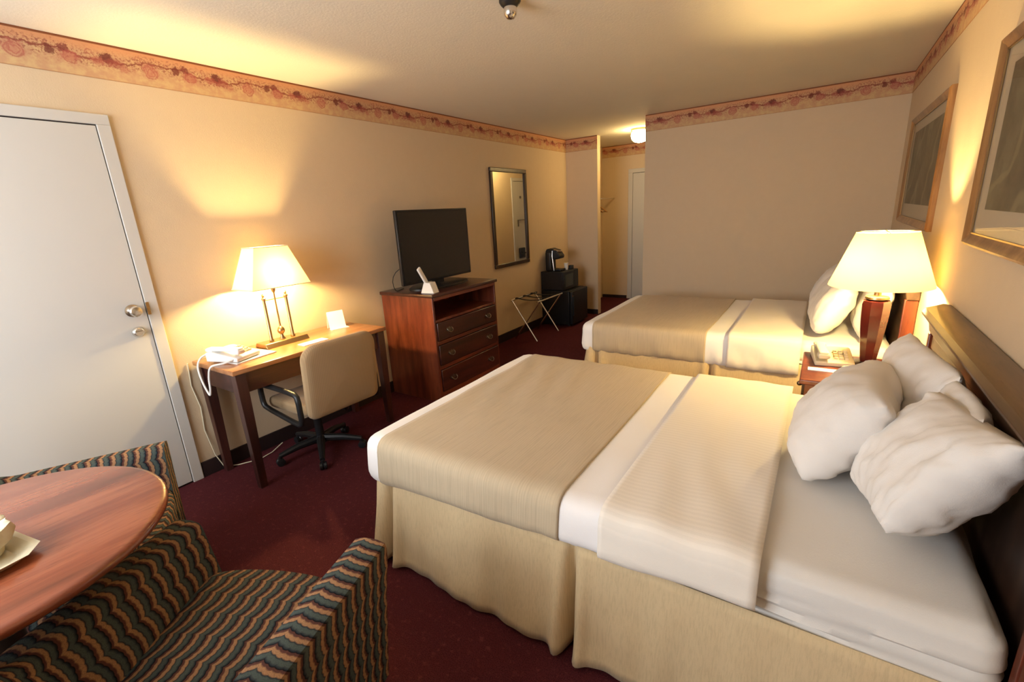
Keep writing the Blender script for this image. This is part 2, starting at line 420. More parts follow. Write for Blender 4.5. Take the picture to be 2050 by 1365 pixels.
# ------------------------------------------------------------------ the room
struct(B(XL-0.12, XR+0.12, YN-0.12, YB+0.12, -0.1, 0).build('floor', 'carpet', smooth=0))
struct(B(XL-0.12, XR+0.12, YN-0.12, YB+0.12, H, H+0.1).build('ceiling', 'ceiling_paint', smooth=0))
struct(B(XL-0.12, XL, YN-0.12, YB+0.12, 0, H).build('wall_left', 'wallpaper', smooth=0))
struct(B(XR, XR+0.12, YN-0.12, YF, 0, H).build('wall_right', 'wallpaper', smooth=0))
struct(B(XH, XR+0.12, YF, YF+0.12, 0, H).build('wall_far', 'wallpaper', smooth=0))
struct(B(XH, XH+0.12, YF+0.12, YB, 0, H).build('wall_hall', 'wallpaper', smooth=0))
struct(B(XL, XH+0.12, YB, YB+0.12, 0, H).build('wall_back', 'wallpaper', smooth=0))
struct(B(XL, XP, YP, YP+0.10, 0, H).build('wall_partition', 'wallpaper', smooth=0))
WX0, WX1, WZ0, WZ1 = -2.95, -1.0, 0.80, 2.30
nw = B(XL, WX0, YN-0.12, YN, 0, H); nw.box(WX1, XR, YN-0.12, YN, 0, H); nw.box(WX0, WX1, YN-0.12, YN, 0, WZ0); nw.box(WX0, WX1, YN-0.12, YN, WZ1, H)
struct(nw.build('wall_near', 'wallpaper', smooth=0))
wf = B(WX0, WX0+0.05, YN-0.10, YN-0.03, WZ0, WZ1)
for a, b, c, d in ((WX1-0.05, WX1, WZ0, WZ1), (WX0, WX1, WZ0, WZ0+0.05), (WX0, WX1, WZ1-0.05, WZ1), (-2.0, -1.95, WZ0, WZ1)):
    wf.box(a, b, YN-0.10, YN-0.03, c, d)
wo = struct(wf.build('window_1', 'white_paint', smooth=0, bev=0.003))
B(WX0+0.02, WX1-0.02, YN-0.07, YN-0.064, WZ0+0.02, WZ1-0.02).build('window_pane', 'window_glass', wo, smooth=0)

def strip(name, p0, p1, nrm, uoff=0.0):
    """border strip between two floor points, standing 3 mm off the wall"""
    p0, p1, n = Vector(p0), Vector(p1), Vector(nrm); L = (p1-p0).length
    a, b = p0+n*0.0025, p1+n*0.0025; z0, z1 = H-BORD, H-0.001
    vs = [(a.x, a.y, z0), (b.x, b.y, z0), (b.x, b.y, z1), (a.x, a.y, z1)]
    a, b = p0+n*0.0004, p1+n*0.0004
    vs += [(a.x, a.y, z0), (b.x, b.y, z0), (b.x, b.y, z1), (a.x, a.y, z1)]
    quads = [(0, 1, 2, 3), (7, 6, 5, 4), (4, 5, 1, 0), (3, 2, 6, 7), (0, 3, 7, 4), (1, 5, 6, 2)]
    uvv = [(uoff, 0), (uoff+L, 0), (uoff+L, z1-z0), (uoff, z1-z0)]*2
    mb = MB().add(vs, quads, [[uvv[k] for k in q_] for q_ in quads])
    return struct(mb.build(name, 'border', smooth=0))
strip('trim_1', (XL, YN), (XL, YP), (1, 0), 0.31)
strip('trim_2', (XL+0.003, YP), (XP, YP), (0, -1), 0.1)
strip('trim_3', (XL, YB), (XH, YB), (0, -1), 0.2)
strip('trim_4', (XH, YF), (XR, YF), (0, -1), 0.25)
strip('trim_5', (XR, YF-0.003), (XR, YN), (-1, 0), 0.0)
strip('trim_6', (XH, YB), (XH, YF), (-1, 0), 0.0)
def bb(name, *a): return struct(B(*a).build(name, 'dark_baseboard', smooth=0, bev=0.003))
bb('baseboard_left', XL, XL+0.014, 1.035, YP, 0, 0.10)
bb('baseboard_partition', XL+0.015, XP, YP-0.014, YP, 0, 0.07)
bb('baseboard_far', XH, XR, YF-0.014, YF, 0, 0.10)
bb('baseboard_right', XR-0.014, XR, YN, YF-0.015, 0, 0.10)
bb('baseboard_back', XL, -2.70, YB-0.012, YB, 0, 0.05)

# door on the left wall
def door(name, plane, ya, yb, top, axis, knob=True, cas=0.062):
    """flush slab door in a white casing; plane on the wall, between ya and yb, facing inward"""
    root = bpy.data.objects.new(name, None); COL.objects.link(root); root['kind'] = 'structure'
    sgn, pl, ax = plane
    def bx(a0, a1, d0, d1, z0, z1):
        d0, d1 = pl+sgn*d0, pl+sgn*d1
        return B(d0, d1, a0, a1, z0, z1) if ax == 'x' else B(a0, a1, d0, d1, z0, z1)
    bx(ya-0.004, yb+0.004, 0, 0.003, 0.0, top+0.006).build('door_gap_shade', 'dark_baseboard', root, smooth=0)  # dark backing sheet: shade of the gap around the slab, put in as colour
    bx(ya, yb, 0.003, 0.012, 0.012, top).build('door_slab', 'white_paint', root, smooth=0, bev=0.002)
    c = bx(ya-cas, ya-0.004, 0, 0.018, 0, top+0.006)
    for t in (bx(yb+0.004, yb+cas, 0, 0.018, 0, top+0.006), bx(ya-cas, yb+cas, 0, 0.018, top+0.006, top+0.006+cas*0.8)):
        c.add(t.v, t.f)
    c.build('door_casing', 'white_paint', root, smooth=0, bev=0.003)
    return root
d1 = door('door_1', (1, XL, 'x'), 0.07, 0.967, 2.045, 'x')
kb = MB().lathe([(0.034, 0.0), (0.034, 0.006), (0.016, 0.010), (0.013, 0.028), (0.022, 0.036), (0.029, 0.048), (0.030, 0.060), (0.024, 0.069), (0.008, 0.072)], (XL+0.012, 0.905, 1.105), axis='x')
kb.build('door_knob', 'chrome', d1, label='round metal door knob')
kb = MB().lathe([(0.029, 0.0), (0.029, 0.008), (0.024, 0.016), (0.020, 0.020), (0.018, 0.020)], (XL+0.012, 0.905, 0.985), axis='x'); kb.box(XL+0.03, XL+0.05, 0.885, 0.925, 0.979, 0.991)
kb.build('deadbolt', 'chrome', d1)
B(XL+0.017, XL+0.021, 0.97, 0.985, 1.07, 1.14).build('strike_plate', 'brass', d1)
# door on the hall's end wall and the entry door on its side wall
door('door_2', (-1, YB, 'y'), -2.61, -1.80, 2.00, 'y', cas=0.075)
d3 = door('door_3', (-1, XH, 'x'), 6.90, 7.43, 2.02, 'x')
kb = MB().rbox(XH-0.055, XH-0.012, 6.97, 7.13, 0.72, 0.90, 0.012, 0.03); kb.box(XH-0.09, XH-0.055, 6.95, 7.09, 0.80, 0.82)
kb.build('door_lock', 'black_plastic', d3, smooth=40)
MB().lathe([(0.022, 0), (0.022, -0.01), (0.012, -0.014)], (XH-0.012, 7.10, 1.76), axis='x').build('peephole', 'antique_metal', d3)
kb = B(XH-0.03, XH-0.012, 6.98, 7.20, 1.37, 1.385); kb.box(XH-0.03, XH-0.012, 6.98, 6.995, 1.27, 1.37)
kb.build('safety_latch', 'antique_metal', d3)

# ------------------------------------------------------------------ beds
def nz(x, y, z, s): return noise.noise(Vector((x*s, y*s, z*s)))
def make_bed(label, y0, y1, ztop=0.585, seed=0.0, hem0=0.36, hem1=0.455):
    """headboard end at +x"""
    xf, xh = -1.60, 0.425
    bed = thing('bed', label, 'bed', (0, (y0+y1)/2, 0))
    oy = (y0+y1)/2; a, b = y0-oy, y1-oy
    def dm(p, n):
        s = 0.008*nz(p.x+seed, p.y*2, p.z*14, 3.0)
        if abs(n.y) > 0.5 or abs(n.x) > 0.5:
            g = math.sin((p.z+0.03*nz(p.x, p.y, seed, 2.0)-0.03*p.x)*185)*0.007*min(1, max(0, (ztop-0.055-p.z)/0.04))
            p = p+Vector((n.x, n.y, 0)).normalized()*(g+s)
        p.z += 0.006*nz(p.x, p.y, seed, 4)
        return p
    MB().rbox(xf+0.02, xh, a+0.01, b-0.01, 0.40, ztop, 0.055, 0.014, dm).build('mattress', 'white_linen', bed, smooth=60, label='mattress in a white fitted sheet')
    B(xf+0.06, xh-0.03, a+0.05, b-0.05, 0.10, 0.38).build('box_spring', 'tan_upholstery', bed, bev=0.02)
    for sx in (xf+0.15, xh-0.12):
        for sy in (a+0.12, b-0.12):
            MB().lathe([(0.03, 0), (0.03, 0.10)], (sx, sy, 0), n=12).build('leg', 'black_plastic', bed)
    # skirt: three sides, pleated
    path = []
    def seg(p, q, n):
        for i in range(n):
            t = i/n; path.append((p[0]+(q[0]-p[0])*t, p[1]+(q[1]-p[1])*t))
    A, Bc, Cc, D = (xh-0.02, a+0.012), (xf+0.045, a+0.012), (xf+0.045, b-0.012), (xh-0.02, b-0.012)
    seg(A, Bc, 230); seg(Bc, Cc, 150); seg(Cc, D, 200); path.append(D)
    nzr = 12; vs, fs = [], []
    L = [0]
    for i in range(1, len(path)): L.append(L[-1]+math.dist(path[i], path[i-1]))
    LA = abs(A[0]-Bc[0]); LB = LA+abs(b-a-0.024)
    pleats = [1.0, LA-0.075, LA+0.04, LA+0.67, LB-0.04, LB+0.97]
    for i, (x, y) in enumerate(path):
        l = L[i]
        if l < LA: n = (0, -1)
        elif l < LB: n = (-1, 0)
        else: n = (0, 1)
        for k in range(nzr):
            t = k/(nzr-1)     # 0 top
            wv = (0.015*nz(l*1.0, seed, 0, 3.1)+0.011*nz(l, seed+5, t*0.4, 7.0)+0.002*math.sin(l*55+seed))*t**1.2
            off = 0.008+0.055*t + wv*1.6
            pl = 0.0
            for pc in pleats:
                dd = l-pc
                pl += -0.085*math.exp(-(dd/0.016)**2)*(0.30+0.70*t) + 0.030*math.exp(-((abs(dd)-0.042)/0.024)**2)*t
            off += pl
            corner = 0.0
            if abs(l-LA) < 0.10: corner = (1-abs(l-LA)/0.10)*0.0
            z = 0.435-0.421*t
            if k == nzr-1: z += 0.006+0.008*nz(l, seed, 3, 4)
            vs.append((x+n[0]*off, y+n[1]*off, max(0.004, z)))
    for i in range(len(path)-1):
        for k in range(nzr-1):
            a0 = i*nzr+k; fs.append((a0, a0+1, a0+nzr+1, a0+nzr))
    MB().add(vs, fs).build('bed_skirt', 'skirt_linen', bed, smooth=80, solid=0.003, label='pleated tan linen bed skirt')
    def shell(x0, x1, lift, hem_up, name, mat, lab, cat, wr, skip, open_=('-z',), grp=None):
        def df(p, n):
            t = max(0.0, min(1.0, (ztop-0.05-p.z)/(ztop-0.05-0.36)))
            if t > 0:
                hem = hem0+(hem1-hem0)*max(0, min(1, (p.x+1.5)/1.45))+hem_up
                if seed > 10: hem = hem0+hem_up+0.01
                p.z = (ztop-0.05)*(1-t)+hem*t+0.010*t*nz(p.x, seed, p.y*0.5, 5)
                push = 0.013*t+wr*t*nz(p.x+seed, 0, p.z*0.6, 9)+0.35*wr*t*nz(p.x, p.z, seed, 22)
                if seed > 10: push += 0.012*math.sin(p.x*16+p.z*9)*t*(1-t)*2+0.006*math.sin(p.x*60+p.z*22)*t
                p.x += n.x*push; p.y += n.y*push
            else:
                p.z += 0.0045*nz(p.x*1.6+seed, p.y*0.55, 0, 7)+0.003*nz(p.x, p.y, seed, 3)
                if wr > 0: p.z += 0.0042*math.sin(p.x*36+p.y*9+3*nz(p.x, p.y, seed, 2.0))*max(0, nz(p.x, p.y, seed+3, 1.6)+0.25)
            return p
        mb = MB().rbox(x0, x1, a-lift, b+lift, 0.36, ztop+lift, 0.060, 0.028, df, skip=skip)
        # world coordinates: its own top-level thing
        mb.v = [(p[0], p[1]+oy, p[2]) for p in mb.v]
        o = mb.build(name, mat, None, smooth=70, solid=0.004)
        return tag(o, lab, cat, grp)
    return bed, shell
Y0, Y1 = 1.155, 2.515
Z1_, Z2_ = 3.42, 4.78
def dress(label, y0, y1, seed, where, hem0, hem1):
    bed, shell = make_bed(label, y0, y1, seed=seed, hem0=hem0, hem1=hem1)
    def cut(o, x0, x1):  # remove the rounded ends so the cloth runs straight over the bed
        bm = bmesh.new(); bm.from_mesh(o.data)
        geo = bm.verts[:]+bm.edges[:]+bm.faces[:]
        r = bmesh.ops.bisect_plane(bm, geom=geo, plane_co=(x1, 0, 0), plane_no=(1, 0, 0), clear_outer=True)
        if x0 is not None:
            geo = bm.verts[:]+bm.edges[:]+bm.faces[:]
            bmesh.ops.bisect_plane(bm, geom=geo, plane_co=(x0, 0, 0), plane_no=(-1, 0, 0), clear_outer=True)
        bm.to_mesh(o.data); bm.free()
    o = shell(-1.625, 0.05, 0.010, 0.0, 'white_coverlet', 'white_sheet', 'white coverlet hanging over the %s' % where, 'coverlet', 0.006, ('-z', '+x'))
    cut(o, None, -0.10)
    o = shell(-1.75, -0.50, 0.0155, 0.004, 'bed_runner', 'tan_runner', 'tan cloth throw spread across the foot half of the %s' % where, 'bed runner', 0.008, ('-z', '-x', '+x'))
    cut(o, -1.515, -0.635)
    o = shell(-0.62, 0.10, 0.027, 0.0, 'folded_blanket', 'striped_satin', 'folded-back cream striped blanket layer across the middle of the %s' % where, 'blanket', 0.007, ('-z', '-x', '+x'))
    cut(o, -0.49, -0.05)
    return bed
bed1 = dress('full size bed in the foreground with long tan pleated skirt', Y0, Y1, 1.0, 'nearer bed in the foreground', 0.365, 0.455)
bed2 = dress('full size bed standing by the far wall behind the nightstand', Z1_, Z2_, 21.0, 'farther bed by the back wall', 0.33, 0.33)

def headboard(label, y0, y1, near):
    """wooden headboard on the right wall: wide sloped cap rail over a panel between two posts"""
    t = thing('headboard', label, 'headboard', (XR, (y0+y1)/2, 0)); a = (y1-y0)/2
    mt = 'walnut' if near else 'walnut'
    # profile in (x, z)
    cap = [(-0.002, 0.985), (-0.002, 1.02), (-0.03, 1.025), (-0.085, 1.005), (-0.098, 0.985), (-0.092, 0.972), (-0.07, 0.965), (-0.06, 0.90), (-0.002, 0.90)]
    MB().prism(cap, -a-0.02, a+0.02, 'y').build('cap_rail', mt, t, bev=0.004)
    B(-0.045, -0.002, -a+0.05, a-0.05, 0.35, 0.90).build('panel', 'espresso' if near else 'walnut', t)
    mb = MB()
    mb.box(-0.056, -0.04, -a+0.05, a-0.05, 0.84, 0.90)
    mb.build('moulding', mt, t, bev=0.006)
    for s in (-1, 1):
        B(-0.065, -0.002, s*a-0.03 if s > 0 else s*a, s*a if s > 0 else s*a+0.03, 0.0, 0.90).build('post', 'cherry', t, bev=0.004, label='reddish wooden side post')
    return t
headboard('dark wooden headboard with wide cap rail on right wall behind nearer bed', 1.15, 2.62, True)
headboard('wooden headboard with red side post behind the farther bed', 3.40, 4.85, False)

# ------------------------------------------------------------------ pillows
def pillow(label, c, L, Hh, T, lv, hv, seed, group, sag=0.0, wr=1.0, cr=0.08, tp=0.0, crn=None):
    """c centre, lv length direction, hv height direction"""
    lv = Vector(lv).normalized(); hv = Vector(hv); hv = (hv-lv*hv.dot(lv)).normalized(); nv = lv.cross(hv)
    N, K = 40, 30; vs, fs = [], []
    def P(u, v, side):
        fu, fv = 1-abs(u)**2.6, 1-abs(v)**2.4
        th = (max(0, fu)**0.52)*(max(0, fv)**0.55)*T/2
        # outline: sides pulled in, corners out
        x = u*L/2*(1-0.055*(1-v*v)*abs(u)**3); y = v*Hh/2*(1-0.06*(1-u*u)*abs(v)**3)
        k_ = 1-(cr if (u > 0 or crn is None) else crn)*(u*u*v*v)**1.5; x *= k_*(1-tp*(1-v)/2); y *= k_; x += tp*L*0.18*(1-v)/2
        y -= sag*(1-u*u)*0.4*th
        w_ = wr*(0.010*nz(u*1.4+seed, v*1.4, side, 2.2)+0.005*nz(u*L+seed, v*Hh*0.4+side, 0, 17)+0.003*nz(u, v*2+seed, side, 9))
        edge = (abs(u)**6)
        w_ += wr*0.006*math.sin(v*17+seed)*edge
        z = side*th+w_*(min(1, fu*5)*min(1, fv*5))+0.014*math.sin(u*2.1+seed)*wr
        return Vector(c)+lv*x+hv*y+nv*z
    idx = {}
    for side in (1, -1):
        for i in range(N+1):
            for j in range(K+1):
                u = math.sin((i/N-0.5)*PI)*0.35+(2*i/N-1)*0.65; v = math.sin((j/K-0.5)*PI)*0.35+(2*j/K-1)*0.65
                rim = i in (0, N) or j in (0, K)
                if rim and side == -1: idx[(side, i, j)] = idx[(1, i, j)]; continue
                idx[(side, i, j)] = len(vs); vs.append(P(u, v, side))
    for side in (1, -1):
        for i in range(N):
            for j in range(K):
                q = [idx[(side, i, j)], idx[(side, i+1, j)], idx[(side, i+1, j+1)], idx[(side, i, j+1)]]
                fs.append(tuple(q if side > 0 else q[::-1]))
    o = MB().add(vs, fs).build('pillow', 'pillow_cotton', smooth=80)
    return tag(o, label, 'pillow', group)
PG = 'pillows on the nearer bed'; PG2 = 'pillows on the farther bed'
pillow('white pillow leaning at the back of nearer bed beside the tall lamp', (0.315, 2.05, 0.785), 0.56, 0.39, 0.15, (-0.05, 1, 0.0), (0.20, 0.0, 1), 3.3, PG, wr=1.5)
pillow('white pillow at the very back, mostly hidden behind the largest front pillow', (0.352, 1.66, 0.77), 0.36, 0.38, 0.10, (0.0, 1, 0), (0.16, 0, 1), 8.1, PG)
pillow('plump white pillow slumped at far left of the nearer bed pillows', (0.135, 1.87, 0.755), 0.60, 0.38, 0.25, (0.06, 1, 0.0), (0.62, 0.0, 1), 5.7, PG, 0.3, cr=0.17, crn=0.09, wr=1.3)
pillow('largest wrinkled white pillow at the front right of the nearer bed', (0.285, 1.47, 0.80), 0.48, 0.37, 0.20, (-0.14, 1, -0.12), (0.60, 0.05, 1), 1.9, PG, 0.3, wr=1.5, cr=0.05, tp=0.38)
pillow('white pillow standing on farther bed just left of the lit bedside lamp', (0.085, 3.80, 0.79), 0.62, 0.40, 0.21, (0, 1, 0), (0.45, 0, 1), 2.5, PG2, cr=0.15)
pillow('white pillow against the headboard of farther bed, behind the lamp', (0.315, 3.76, 0.79), 0.66, 0.40, 0.14, (0, 1, 0), (0.28, 0, 1), 4.4, PG2)
pillow('second front pillow on farther bed, nearer the back wall', (0.085, 4.44, 0.79), 0.56, 0.40, 0.20, (0, 1, 0), (0.45, 0, 1), 6.2, PG2)
pillow('rear pillow on farther bed nearest the back wall', (0.325, 4.43, 0.79), 0.58, 0.40, 0.13, (0, 1, 0), (0.28, 0, 1), 7.7, PG2)

# ------------------------------------------------------------------ nightstand and what stands on it
NS = thing('nightstand', 'reddish wooden nightstand standing between the two beds', 'nightstand', (0.235, 2.87, 0))
B(-0.265, 0.24, -0.26, 0.26, 0.585, 0.612).build('top', 'cherry', NS, bev=0.006)
nb = B(-0.24, 0.23, -0.24, -0.22, 0.06, 0.585); nb.box(-0.24, 0.23, 0.22, 0.24, 0.06, 0.585); nb.box(0.21, 0.23, -0.22, 0.22, 0.06, 0.585); nb.box(-0.24, 0.21, -0.22, 0.22, 0.06, 0.09); nb.box(-0.24, 0.21, -0.22, 0.22, 0.39, 0.41)
nb.build('carcass', 'cherry', NS, bev=0.002)
dr = B(-0.252, -0.235, -0.21, 0.21, 0.42, 0.575).build('drawer', 'dark_cherry', NS, bev=0.004)
MB().sphere((-0.265, 0, 0.5), 0.014).build('knob', 'antique_metal', dr)
B(-0.22, 0.22, -0.22, 0.22, 0.0, 0.06).build('plinth', 'dark_cherry', NS)

BL = thing('bedside_lamp', 'table lamp with round cream shade and dark red faceted vase base on nightstand', 'lamp', (0.262, 2.985, 0.612))
MB().lathe([(0.062, 0), (0.064, 0.012), (0.05, 0.018), (0.036, 0.022)], n=24).build('foot', 'espresso', BL)
MB().lathe([(0.034, 0.020), (0.037, 0.03), (0.045, 0.10), (0.054, 0.18), (0.062, 0.27), (0.065, 0.335), (0.060, 0.352), (0.03, 0.36)], n=8, rot=PI/8).build('vase_body', 'vase_red', BL, smooth=20)
MB().lathe([(0.03, 0.355), (0.052, 0.362), (0.05, 0.372), (0.016, 0.378), (0.013, 0.42), (0.018, 0.43), (0.018, 0.455)], n=20).build('brass_neck', 'brass', BL)
MB().sphere((0, 0, 0.505), 0.035, 14, 8).build('bulb', 'bulb_bed', BL)
def round_shade(rb, rt, z0, z1, c=(0, 0)):
    mb = MB(); n = 48
    vs, fs = [], []
    for r, z in ((rb, z0), (rb-0.002, z0+0.006), (rt+0.002, z1-0.006), (rt, z1)):
        for k in range(n): vs.append((c[0]+r*math.cos(2*PI*k/n), c[1]+r*math.sin(2*PI*k/n), z))
    for i in range(3):
        for k in range(n): fs.append((i*n+k, i*n+(k+1) % n, (i+1)*n+(k+1) % n, (i+1)*n+k))
    return mb.add(vs, fs)
sh = round_shade(0.220, 0.126, 0.430, 0.698); sh.build('lamp_shade', 'lamp_shade', BL, smooth=40)
hp = MB().tube([(0, -0.02, 0.47), (0, -0.06, 0.53), (0, -0.055, 0.62), (0, 0, 0.69), (0, 0.055, 0.62), (0, 0.06, 0.53), (0, 0.02, 0.47)], 0.0025, 8)
hp.tube([(-0.126, 0, 0.70), (0.126, 0, 0.70)], 0.002, 6); hp.tube([(0, -0.126, 0.70), (0, 0.126, 0.70)], 0.002, 6)
hp.build('harp', 'brass', BL)

def phone(label, loc, rz, mat, cord_pts=None, cord_r=0.004):
    t = thing('telephone', label, 'telephone', loc, rz)
    MB().prism([(-0.11, 0), (0.11, 0), (0.11, 0.055), (0.07, 0.06), (-0.11, 0.025)], -0.09, 0.09, 'x').build('phone_base', mat, t, bev=0.006)
    k = MB()
    for i in range(3):
        for j in range(4): k.box(0.0+i*0.024, 0.018+i*0.024, -0.075+j*0.024, -0.06+j*0.024, 0.03+j*0.006, 0.044+j*0.0063)
    k.build('keypad', 'cream_plastic', t, bev=0.002)
    h = MB().rbox(-0.075, -0.028, -0.115, 0.115, 0.058, 0.080, 0.010, 0.02)
    h.rbox(-0.080, -0.022, -0.118, -0.062, 0.040, 0.072, 0.012, 0.02); h.rbox(-0.080, -0.022, 0.062, 0.118, 0.055, 0.078, 0.010, 0.02)
    h.build('handset', mat, t, smooth=50)
    if cord_pts:
        iv = Matrix.Rotation(-rz, 3, 'Z'); cord_pts = [iv @ (Vector(p)-Vector(loc)) for p in cord_pts]
        pts = []
        n = len(cord_pts)
        for i in range(n-1):     # catmull-rom
            p = [Vector(cord_pts[max(0, min(n-1, k_))]) for k_ in (i-1, i, i+1, i+2)]
            for s_ in range(14):
                q_ = s_/14
                pts.append(0.5*((2*p[1])+(p[2]-p[0])*q_+(2*p[0]-5*p[1]+4*p[2]-p[3])*q_*q_+(3*p[1]-p[0]-3*p[2]+p[3])*q_**3))
        MB().tube([tuple(p) for p in pts], [cord_r*(1+0.12*(i % 2)) for i in range(len(pts))], 8).build('handset_cord', mat, t)
    return t
phone('cream telephone on the nightstand beside the lamp base', (0.105, 2.99, 0.612), 0.12, 'cream_plastic')
tag(B(0.0, 0.15, 2.775, 2.825, 0.612, 0.616).build('notice_card', 'paper'), 'long white paper card lying flat on the nightstand', 'card')
ck = thing('alarm_clock', 'small tan alarm clock half hidden behind pillow on nightstand', 'clock', (0.20, 2.74, 0.612), 0.5)
MB().rbox(-0.05, 0.05, -0.035, 0.035, 0, 0.055, 0.008, 0.02).build('clock_case', 'cream_plastic', ck, smooth=50)
B(-0.042, 0.042, -0.038, -0.0345, 0.012, 0.045).build('clock_display', 'dark_glass', ck)

# ------------------------------------------------------------------ pictures on the right wall
def picture(label, y0, y1, z0, z1, grp):
    t = thing('framed_picture', label, 'picture', (XR, (y0+y1)/2, (z0+z1)/2), 0, grp); a, b = (y1-y0)/2, (z1-z0)/2
    fw = 0.042
    fr = MB()
    prof = [(0.0, 0.0), (-0.022, 0.0), (-0.030, 0.010), (-0.026, 0.022), (-0.020, 0.030), (-0.016, 0.042), (0.0, 0.042)]
    cs = [(-a, -b, 1, 1), (a, -b, -1, 1), (a, b, -1, -1), (-a, b, 1, -1)]
    vs = []; n = len(prof)
    for cy, cz, sy, sz in cs:
        for x, w_ in prof: vs.append((x, cy+sy*w_, cz+sz*w_))
    fs = []
    for i in range(4):
        for k in range(n):
            fs.append((i*n+k, i*n+(k+1) % n, ((i+1) % 4)*n+(k+1) % n, ((i+1) % 4)*n+k))
    fr.add(vs, fs).build('frame', 'gilt_wood', t, smooth=25)
    li = MB(); e = fw
    for u0, u1, w0, w1 in ((-a+e, a-e, -b+e, -b+e+0.006), (-a+e, a-e, b-e-0.006, b-e), (-a+e, -a+e+0.006, -b+e, b-e), (a-e-0.006, a-e, -b+e, b-e)):
        li.box(-0.015, -0.010, u0, u1, w0, w1)
    li.build('inner_fillet', 'brass', t)
    B(-0.008, -0.002, -a+0.03, a-0.03, -b+0.03, b-0.03).build('mat_board', 'picture_mat', t)
    B(-0.0095, -0.008, -a+0.15, a-0.15, -b+0.135, b-0.11).build('print', 'print', t)
    B(-0.013, -0.0115, -a+0.035, a-0.035, -b+0.035, b-0.035).build('glass', 'picture_glass', t)
    return t
picture('wood-framed grey-green print with pale mat above the nearer bed', 1.20, 2.56, 1.285, 2.01, 'framed prints above the beds')
picture('wood-framed grey-green print with pale mat above the farther bed', 3.43, 4.80, 1.275, 2.01, 'framed prints above the beds')

# ------------------------------------------------------------------ desk
DK = thing('writing_desk', 'wooden writing desk with dark legs against left wall', 'desk', (-2.875, 1.67, 0))
MB().rbox(-0.24, 0.245, -0.55, 0.55, 0.722, 0.75, 0.006, 0.2).build('desktop', 'desk_top', DK, smooth=30)
ap = B(0.195, 0.215, -0.50, 0.50, 0.60, 0.722); ap.box(-0.22, -0.20, -0.50, 0.50, 0.60, 0.722); ap.box(-0.22, 0.215, -0.52, -0.50, 0.60, 0.722); ap.box(-0.22, 0.215, 0.50, 0.52, 0.60, 0.722)
ap.build('apron', 'dark_cherry', DK, bev=0.002)
for sx in (-0.205, 0.205):
    for sy in (-0.505, 0.505):
        h_ = 0.029
        lg = MB(); vs = []
        for z, w_ in ((0, 0.021), (0.60, h_), (0.722, h_)):
            vs += [(sx-w_, sy-w_, z), (sx+w_, sy-w_, z), (sx+w_, sy+w_, z), (sx-w_, sy+w_, z)]
        fs = [(3, 2, 1, 0), (8, 9, 10, 11)]
        for i in range(2):
            for k in range(4): fs.append((i*4+k, i*4+(k+1) % 4, i*4+4+(k+1) % 4, i*4+4+k))
        lg.add(vs, fs).build('leg', 'dark_leg', DK, smooth=0, bev=0.003)

DL = thing('desk_lamp', 'brass three-column lamp with rectangular cream shade on writing desk', 'lamp', (-2.965, 1.62, 0.75))
# stepped base
MB().prism([(-0.075, 0), (0.075, 0), (0.055, 0.03), (-0.055, 0.03)], -0.15, 0.15, 'y').build('base', 'brass', DL, bev=0.004)
for s in (-1, 1):
    MB().lathe([(0.014, 0.03), (0.016, 0.036), (0.0105, 0.045), (0.0095, 0.30), (0.014, 0.306), (0.014, 0.315), (0.006, 0.32), (0.010, 0.332), (0.003, 0.345)], (0, s*0.075, 0), n=14).build('column', 'brass', DL)
MB().lathe([(0.02, 0.03), (0.012, 0.045), (0.009, 0.06), (0.022, 0.075), (0.024, 0.09), (0.018, 0.105), (0.006, 0.115), (0.005, 0.34), (0.012, 0.35), (0.014, 0.36), (0.014, 0.42)], (0, 0, 0), n=16).build('centre_stem', 'brass', DL)
MB().tube([(0, -0.075, 0.30), (0, 0.075, 0.30)], 0.004, 8).build('crossbar', 'brass', DL)
MB().sphere((0, 0, 0.445), 0.034, 14, 8).build('bulb', 'bulb_desk', DL)
def rect_shade(x0, y0, z0, x1, y1, z1, cy=0):
    vs = [(-x0, -y0+cy, z0), (x0, -y0+cy, z0), (x0, y0+cy, z0), (-x0, y0+cy, z0), (-x1, -y1+cy, z1), (x1, -y1+cy, z1), (x1, y1+cy, z1), (-x1, y1+cy, z1)]
    return MB().add(vs, [(0, 1, 5, 4), (1, 2, 6, 5), (2, 3, 7, 6), (3, 0, 4, 7)])
rect_shade(0.125, 0.195, 0.385, 0.070, 0.110, 0.635).build('lamp_shade', 'lamp_shade', DL, smooth=0)
for x, y, z in ((0.126, 0.196, 0.385), (0.071, 0.111, 0.635)):
    MB().tube([(-x, -y, z), (x, -y, z), (x, y, z), (-x, y, z)], 0.0028, 6, closed=True).build('shade_trim', 'cream_plastic', DL, smooth=0)

phone('white corded telephone on near end of the writing desk', (-2.885, 1.26, 0.760), PI/2+0.35, 'white_plastic',
      [(-2.985, 1.18, 0.80), (-2.995, 1.13, 0.785), (-2.985, 1.098, 0.74), (-2.95, 1.088, 0.66), (-2.89, 1.086, 0.585), (-2.862, 1.086, 0.62), (-2.85, 1.09, 0.70), (-2.83, 1.105, 0.757), (-2.79, 1.16, 0.768), (-2.775, 1.21, 0.78)], 0.0055)
nt_ = thing('phone_book', 'flat white folder under the corded telephone on the desk', 'folder', (-2.90, 1.30, 0.75), 0.12)
B(-0.13, 0.14, -0.11, 0.15, 0, 0.007).build('folder_cover', 'white_plastic', nt_, bev=0.002)
tag(B(-2.80, -2.725, 1.62, 1.80, 0.75, 0.755).build('notice_card', 'paper'), 'white paper card lying flat in front of the desk lamp', 'card')
tc = thing('tent_card', 'folded white tent card standing at the back of desk', 'card', (-2.99, 2.06, 0.75), -0.25)
